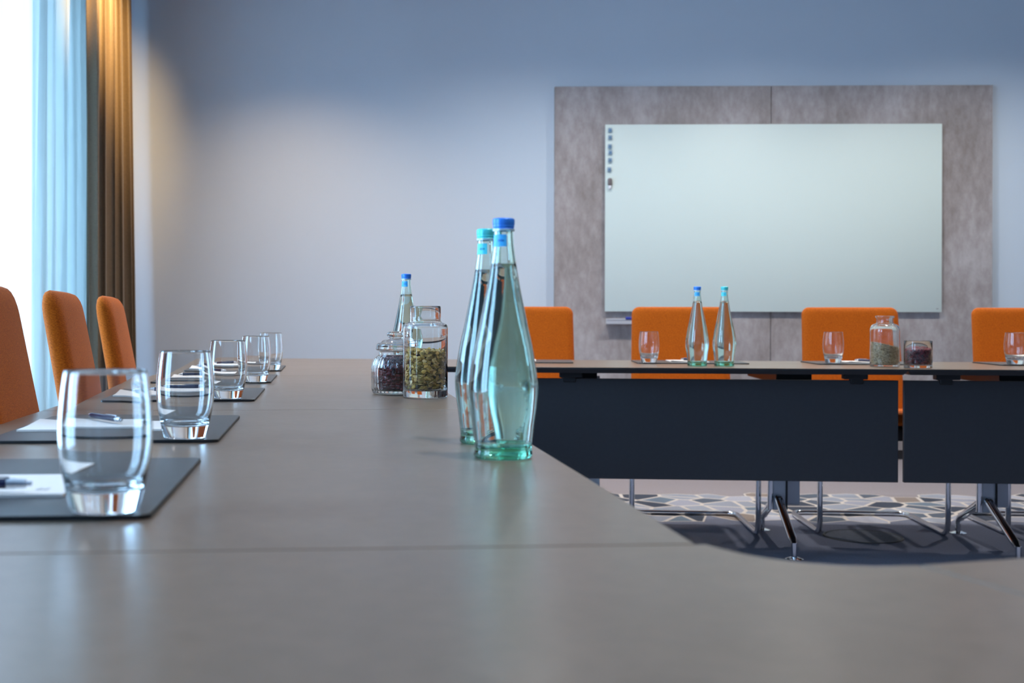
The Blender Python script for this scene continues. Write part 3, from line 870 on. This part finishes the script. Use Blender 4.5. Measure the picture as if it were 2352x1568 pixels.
# ------------------------------------------------------------------ water bottles
B_OUT = [(0.0355, 0.011), (0.0365, 0.0215), (0.0390, 0.043), (0.0419, 0.0645), (0.0434, 0.086), (0.0424, 0.100), (0.0398, 0.118),
         (0.0360, 0.140), (0.0312, 0.161), (0.0268, 0.183), (0.0207, 0.213), (0.0160, 0.241), (0.0130, 0.262), (0.0120, 0.275), (0.0120, 0.284)]
def make_bottle():
    t = thing('water_bottle', '', 'bottle', (0, 0, 0), 0, 'tall glass water bottles')
    out = cr(B_OUT, 4)
    wall = 0.0030
    inner = [(max(0.004, r - (wall if z < 0.24 else 0.0024)), z) for r, z in out if z > 0.0175]
    base = [(0, 0.004), (0.02, 0.003), (0.029, 0.0004), (0.0335, 0.0), (0.0362, 0.0018), (0.0368, 0.005), (0.0360, 0.0085)]
    bm = bmesh.new()
    lathe(bm, base + out + [(0.0115, 0.2853), (0.0100, 0.2853)] + list(reversed(inner)) + [(0.029, 0.0150), (0.018, 0.0165), (0.0, 0.018)], 72)
    bmesh.ops.recalc_face_normals(bm, faces=bm.faces[:])
    link_mesh('bottle_glass', bm, M['bottle'], t)
    wv = [(r + 0.0004, z) for r, z in inner if z < 0.2405]
    rt = wv[-1][0]
    bm = bmesh.new()
    lathe(bm, [(0, 0.0176), (0.018, 0.0161), (0.029, 0.0146)] + wv + [(rt - 0.0004, 0.2412), (rt - 0.0016, 0.2405), (0, 0.2404)], 72)
    bmesh.ops.recalc_face_normals(bm, faces=bm.faces[:])
    link_mesh('water', bm, M['water'], t)
    bm = bmesh.new()
    knurl = lambda a, z, r: 1.0 + (0.018 * math.cos(40 * a) if 0.290 < z < 0.2965 else 0.0)
    lathe(bm, [(0.0128, 0.2822), (0.0138, 0.2822), (0.0138, 0.2846)], 80, mat=1)
    lathe(bm, [(0.0138, 0.2846), (0.0129, 0.2852), (0.0129, 0.2866), (0.0135, 0.2873), (0.0135, 0.2882), (0.0130, 0.2890), (0.0135, 0.2902), (0.0135, 0.2960), (0.0131, 0.2976), (0.0118, 0.2982), (0, 0.2980)], 80, knurl)
    link_mesh('cap', bm, [M['cap_blue'], M['cap_skirt']], t, sharp=60)
    bm = bmesh.new()
    def band(a0, a1, z0, z1, d, n=14, mat=0):
        rows = []
        for z in (z0, (z0 + z1) / 2, z1):
            rad = 0.0120 + (0.0 if z > 0.272 else (0.272 - z) * 0.075) + d
            rows.append([bm.verts.new((rad * math.cos(a0 + (a1 - a0) * k / n), rad * math.sin(a0 + (a1 - a0) * k / n), z)) for k in range(n + 1)])
        for A, B in zip(rows, rows[1:]):
            for k in range(n): bm.faces.new((A[k], A[k + 1], B[k + 1], B[k])).material_index = mat
    band(-PI * 0.98, -PI * 0.42, 0.2625, 0.2775, 0.0003)
    for k, (a, h) in enumerate(((0.700, 2.2), (0.672, 3.0), (0.640, 1.6), (0.615, 2.6), (0.580, 1.8), (0.555, 2.4), (0.525, 1.5))):
        band(-PI * a, -PI * (a - 0.016), 0.2700 - h * 0.0006, 0.2700 + h * 0.0006, 0.0005, 2, 1)   # a line of print too small to read
    link_mesh('neck_label', bm, [M['label_blue'], M['label_ink']], t)
    return t
bot0 = make_bottle()
def recolour(o):
    for ch in o.children:
        if ch.name.startswith('cap'): ch.data = capt
        if ch.name.startswith('neck_label'): ch.data = labt
capt = labt = None
for ch in bot0.children:
    if ch.name.startswith('cap'): capt = ch.data.copy(); capt.materials[0] = M['cap_turquoise']
    if ch.name.startswith('neck_label'): labt = ch.data.copy(); labt.materials[0] = M['label_turquoise']; labt.materials[1] = M['ink_turq']
for k, (x, y, rz, tq, lb) in enumerate(((0.0850, 1.523, 0.0, False, 'tall water bottle with blue cap, largest and nearest'),
                                    (0.0710, 1.703, -0.2, True, 'water bottle with turquoise cap just behind the nearest blue one'),
                                    (-0.0812, 3.385, 0.1, False, 'blue capped water bottle behind the pumpkin seed jar'),
                                    (0.985, 4.585, 0.3, False, 'blue capped water bottle on the far row before a chair'),
                                    (1.087, 4.585, 0.1, True, 'turquoise capped water bottle on the far row before a chair'))):
    o = bot0 if k == 0 else dup(bot0)
    place(o, (x, y, ZM), rz, lb)
    if tq: recolour(o)

# ------------------------------------------------------------------ jars and what is in them
def put(o, x, y, z=ZM): o.location = (x, y, z); return o
def open_jar(name, label, x, y, r, h, neck_r, shoulder, lip, base=0.016, wall=0.0026):
    zs = h - (0.036 if not lip else 0.030)
    out = [(r - 0.004, 0.0), (r - 0.0012, 0.0012), (r, 0.004), (r, 0.02), (r, zs - shoulder * 1.4), (r, zs - shoulder)] + \
          [(r - (r - neck_r - 0.004) * (1 - math.cos(a)) , zs - shoulder + shoulder * math.sin(a)) for a in (0.5, 0.9, 1.25, 1.5)] + \
          [(neck_r + 0.0012, zs + 0.0025), (neck_r, zs + 0.006), (neck_r, zs + 0.015)]
    if lip: out += [(neck_r, h - 0.010), (neck_r + 0.003, h - 0.006), (neck_r + 0.0045, h - 0.003), (neck_r + 0.003, h)]
    else: out += [(neck_r, h - 0.004), (neck_r, h - 0.001)]
    inn = [(max(0.001, rr - wall), zz) for rr, zz in out[3:-1]]
    inn = [(a, b - (wall if zs - shoulder < b <= zs + 0.003 else 0)) for a, b in inn]
    tip = [(neck_r - wall * 0.5 + (0.001 if lip else 0), h + 0.0006)]
    prof = [(0, 0.002), (r * 0.7, 0.002), (r - 0.008, 0.0006)] + out + tip + list(reversed(inn)) + [(r - wall - 0.001, base + 0.002), (r - wall - 0.004, base), (0, base)]
    bm = bmesh.new(); lathe(bm, prof, 72); bmesh.ops.recalc_face_normals(bm, faces=bm.faces[:])
    o = link_mesh(name, bm, M['jar'], sharp=70)
    return put(tag(o, label, 'jar'), x, y)
def blob(bm, kind, c, rot, s):
    """one seed / berry / grain as a small closed mesh"""
    if kind == 'seed':
        n = 8; top = []; mid = []; bot = []
        for i in range(n):
            a = 2 * PI * i / n; ca, sa = math.cos(a), math.sin(a)
            w_ = 1.0 - 0.28 * ca
            mid.append(Vector((0.0066 * ca * (1.08 if i == 0 else 1), 0.0044 * sa * w_, 0)))
        pts = [Vector((0, 0, 0.0010))] + [Vector((p.x * 0.6, p.y * 0.6, 0.0008)) for p in mid] + mid + [Vector((p.x * 0.6, p.y * 0.6, -0.0008)) for p in mid] + [Vector((0, 0, -0.0010))]
        vs = [bm.verts.new(c + rot @ (p * s)) for p in pts]
        A = vs[1:n + 1]; B = vs[n + 1:2 * n + 1]; D = vs[2 * n + 1:3 * n + 1]
        for i in range(n):
            j = (i + 1) % n
            bm.faces.new((vs[0], A[i], A[j])); bm.faces.new((A[i], B[i], B[j], A[j])); bm.faces.new((B[i], D[i], D[j], B[j])); bm.faces.new((D[i], vs[-1], D[j]))
    else:
        n, m = (6, 4); rad = {'berry': (0.0056, 0.0038, 0.0032), 'grain': (0.0034, 0.0016, 0.0014)}[kind]
        rings = []
        for k in range(m + 1):
            ph = PI * k / m
            if k in (0, m): rings.append([bm.verts.new(c + rot @ (Vector((0, 0, rad[2] * math.cos(ph))) * s))])
            else: rings.append([bm.verts.new(c + rot @ (Vector((rad[0] * math.sin(ph) * math.cos(2 * PI * i / n) * R.uniform(0.85, 1.15), rad[1] * math.sin(ph) * math.sin(2 * PI * i / n) * R.uniform(0.85, 1.15), rad[2] * math.cos(ph))) * s)) for i in range(n)])
        for A, B in zip(rings, rings[1:]):
            for i in range(n):
                j = (i + 1) % n
                if len(A) == 1: bm.faces.new((A[0], B[i], B[j]))
                elif len(B) == 1: bm.faces.new((A[i], B[0], A[j]))
                else: bm.faces.new((A[i], B[i], B[j], A[j]))
def fill(name, label, cat, kind, m, x, y, r, z0, z1, n_side, n_top, tilt=0.0, hump=0.0, flat=0.8):
    """heap of small pieces filling a round jar: pieces along the glass and over the top, round a plain core coloured dark as the shade in the gaps"""
    bm = bmesh.new()
    marg = {'seed': 0.0056, 'berry': 0.0055, 'grain': 0.0026}[kind]
    topz = lambda px, py: z1 - tilt * px / r + hump * (1 - (px * px + py * py) / (r * r))
    core = r - marg * 1.9
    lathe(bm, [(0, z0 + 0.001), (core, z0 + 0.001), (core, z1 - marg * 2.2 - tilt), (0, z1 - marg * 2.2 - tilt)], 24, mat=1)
    for _ in range(n_side):
        a = R.uniform(0, 2 * PI); rr = r - marg * R.uniform(0.35, 1.6)
        px, py = rr * math.cos(a), rr * math.sin(a)
        pz = R.uniform(z0 + marg * 0.7, topz(px, py) - marg * 0.3)
        # mostly lying flat against the glass or on edge, leaning at random
        if kind == 'seed':
            if R.random() < 0.55:
                rot = Matrix.Rotation(a, 3, 'Z') @ Matrix.Rotation(PI / 2 + R.gauss(0, 0.3), 3, 'Y') @ Matrix.Rotation(R.uniform(0, 2 * PI), 3, 'Z')
            else:
                rot = Matrix.Rotation(a + PI / 2 + R.gauss(0, 0.25), 3, 'Z') @ Matrix.Rotation(R.gauss(0, 0.6), 3, 'X') @ Matrix.Rotation(R.gauss(0, 0.45), 3, 'Y')
        else:
            rot = Matrix.Rotation(R.uniform(0, 6.28), 3, 'Z') @ Matrix.Rotation(R.uniform(0, 6.28), 3, 'X')
        blob(bm, kind, Vector((px, py, pz)), rot, R.uniform(0.85, 1.12))
    for _ in range(n_top):
        rr = (r - marg * 1.2) * math.sqrt(R.random()); a = R.uniform(0, 2 * PI)
        px, py = rr * math.cos(a), rr * math.sin(a)
        rot = Matrix.Rotation(R.uniform(0, 6.28), 3, 'Z') @ Matrix.Rotation(R.gauss(0, 0.35), 3, 'X')
        blob(bm, kind, Vector((px, py, topz(px, py) - marg * R.uniform(0.0, 0.9))), rot, R.uniform(0.85, 1.1))
    # nothing may reach the glass
    for v in bm.verts:
        d = math.hypot(v.co.x, v.co.y)
        if d > r: v.co.x *= r / d; v.co.y *= r / d
        if v.co.z < z0 + 0.0003: v.co.z = z0 + 0.0003
    bmesh.ops.recalc_face_normals(bm, faces=bm.faces[:])
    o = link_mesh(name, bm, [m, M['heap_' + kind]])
    return put(tag(o, label, cat, kind='stuff'), x, y)
sx, sy = -0.0222, 2.690
open_jar('storage_jar', 'clear open jar with straight neck, half full of pumpkin seeds', sx, sy, 0.0497, 0.2008, 0.0342, 0.010, False)
fill('pumpkin_seeds', 'green pumpkin seeds filling the open jar', 'seeds', 'seed', M['seed'], sx, sy, 0.0463, 0.0163, 0.104, 950, 150, 0.002)
gx, gy = 1.683, 4.565
open_jar('storage_jar', 'clear lipped jar of pale grain on the far row', gx, gy, 0.0534, 0.1895, 0.0300, 0.022, True, base=0.008)
fill('grain', 'pale grain heaped at a slant in the lipped far jar', 'grain', 'grain', M['grain'], gx, gy, 0.0500, 0.0085, 0.0815, 3200, 900, 0.012)
# short straight glass with berries beside the grain jar
kx, ky = 1.752, 4.424
bm = bmesh.new()
lathe(bm, [(0, 0.001), (0.045, 0.0008), (0.0478, 0.001), (0.0488, 0.003), (0.049, 0.02), (0.049, 0.06), (0.049, 0.098), (0.0482, 0.0996), (0.047, 0.0996), (0.0464, 0.098), (0.0464, 0.06), (0.0464, 0.015), (0.0445, 0.0115), (0.03, 0.011), (0, 0.011)], 64)
bmesh.ops.recalc_face_normals(bm, faces=bm.faces[:])
put(tag(link_mesh('glass_cup', bm, M['jar'], sharp=70), 'short straight glass of dark berries right of the grain jar', 'glass'), kx, ky)
fill('dried_berries', 'dark dried berries in the short straight far glass', 'berries', 'berry', M['berry'], kx, ky, 0.0460, 0.0113, 0.068, 1000, 220, 0.0)
# ribbed jar with a knobbed lid
jx, jy = -0.0895, 2.817
t = thing('lidded_jar', 'ribbed glass jar with knobbed glass lid beside the seed jar', 'jar', (jx, jy, ZM))
NR = 34
def ribs(a, z, r): return 1.0 + (0.020 * math.cos(NR * a) * min(1, max(0, (0.090 - z) / 0.012)) * min(1, max(0, (z - 0.003) / 0.01)) if r > 0.05 or (r > 0.04 and z > 0.05) else 0.0)
out = cr([(0.0500, 0.0), (0.0545, 0.0025), (0.0565, 0.008), (0.0578, 0.03), (0.0580, 0.052), (0.0568, 0.066), (0.0525, 0.078), (0.0455, 0.0865), (0.0412, 0.0905), (0.0402, 0.0945), (0.0402, 0.0985)], 4)
inn = cr([(0.0372, 0.0985), (0.0372, 0.0925), (0.0420, 0.0845), (0.0485, 0.0755), (0.0528, 0.0640), (0.0540, 0.052), (0.0538, 0.03), (0.0525, 0.013), (0.047, 0.0085), (0.02, 0.0078), (0, 0.0078)], 4)
bm = bmesh.new()
prof = [(0, 0.0015), (0.03, 0.0015), (0.044, 0.0004)] + out + [(0.0395, 0.0993), (0.038, 0.0993)]
lathe(bm, prof, NR * 6, ribs)
b2 = bmesh.new(); lathe(b2, [(0.038, 0.0993)] + inn, NR * 6); tmp = bpy.data.meshes.new('t'); b2.to_mesh(tmp); b2.free(); bm.from_mesh(tmp); bpy.data.meshes.remove(tmp)
bmesh.ops.remove_doubles(bm, verts=bm.verts[:], dist=0.00002)
bmesh.ops.recalc_face_normals(bm, faces=bm.faces[:])
link_mesh('jar_body', bm, M['jar'], t)
bm = bmesh.new()
lp = [(0, 0.1000), (0.034, 0.1000), (0.0362, 0.1003), (0.044, 0.1003), (0.0475, 0.1020), (0.0478, 0.1045), (0.0462, 0.1068), (0.0464, 0.1100), (0.0458, 0.1140), (0.0430, 0.1170), (0.0375, 0.1185),
      (0.0350, 0.1200), (0.0338, 0.1222), (0.0300, 0.1240), (0.0200, 0.1252), (0.0165, 0.1270), (0.0180, 0.1300), (0.0215, 0.1335), (0.0228, 0.1365), (0.0218, 0.1405), (0.0170, 0.1435), (0.008, 0.1447), (0, 0.1449)]
lathe(bm, lp, 64); bmesh.ops.recalc_face_normals(bm, faces=bm.faces[:])
link_mesh('lid', bm, M['jar'], t)
fill('dried_berries', 'dark red dried berries in the ribbed lidded jar', 'berries', 'berry', M['berry'], jx, jy, 0.0500, 0.0088, 0.070, 1300, 10, 0.0)
o = bpy.data.objects['dried_berries.001'] if 'dried_berries.001' in bpy.data.objects else None
bm = bmesh.new()
for _ in range(330):                              # the narrowing top of the heap
    rr = 0.039 * math.sqrt(R.random()); a = R.uniform(0, 6.28)
    zz = R.uniform(0.066, 0.0845)
    lim = 0.0465 - max(0, zz - 0.068) * 0.62
    rr = R.uniform(0.6, 0.96) * lim if R.random() < 0.7 else rr * 0.9
    blob(bm, 'berry', Vector((rr * math.cos(a), rr * math.sin(a), zz - 0.002)), Matrix.Rotation(R.uniform(0, 6.28), 3, 'Z') @ Matrix.Rotation(R.uniform(0, 6.28), 3, 'X'), R.uniform(0.75, 1.0))
if o:
    bm.from_mesh(o.data); bm.to_mesh(o.data)
    o.data.polygons.foreach_set('use_smooth', [True] * len(o.data.polygons))
bm.free()

# ------------------------------------------------------------------ floor outlet
ox, oy = at(1984, 1232, 0.0)
t = thing('floor_outlet', 'round flush floor outlet lid in the carpet under far row', 'floor outlet', (ox, oy, 0))
bm = bmesh.new(); lathe(bm, [(0, 0.0), (0.148, 0.0), (0.148, 0.0025), (0.146, 0.003), (0, 0.003)], 56); link_mesh('lid', bm, M['outlet'], t, sharp=40)
bm = bmesh.new(); lathe(bm, [(0.150, 0.0), (0.150, 0.0032), (0.158, 0.0032), (0.160, 0.0), (0.150, 0.0)], 56); link_mesh('ring', bm, M['outlet_ring'], t, sharp=40)
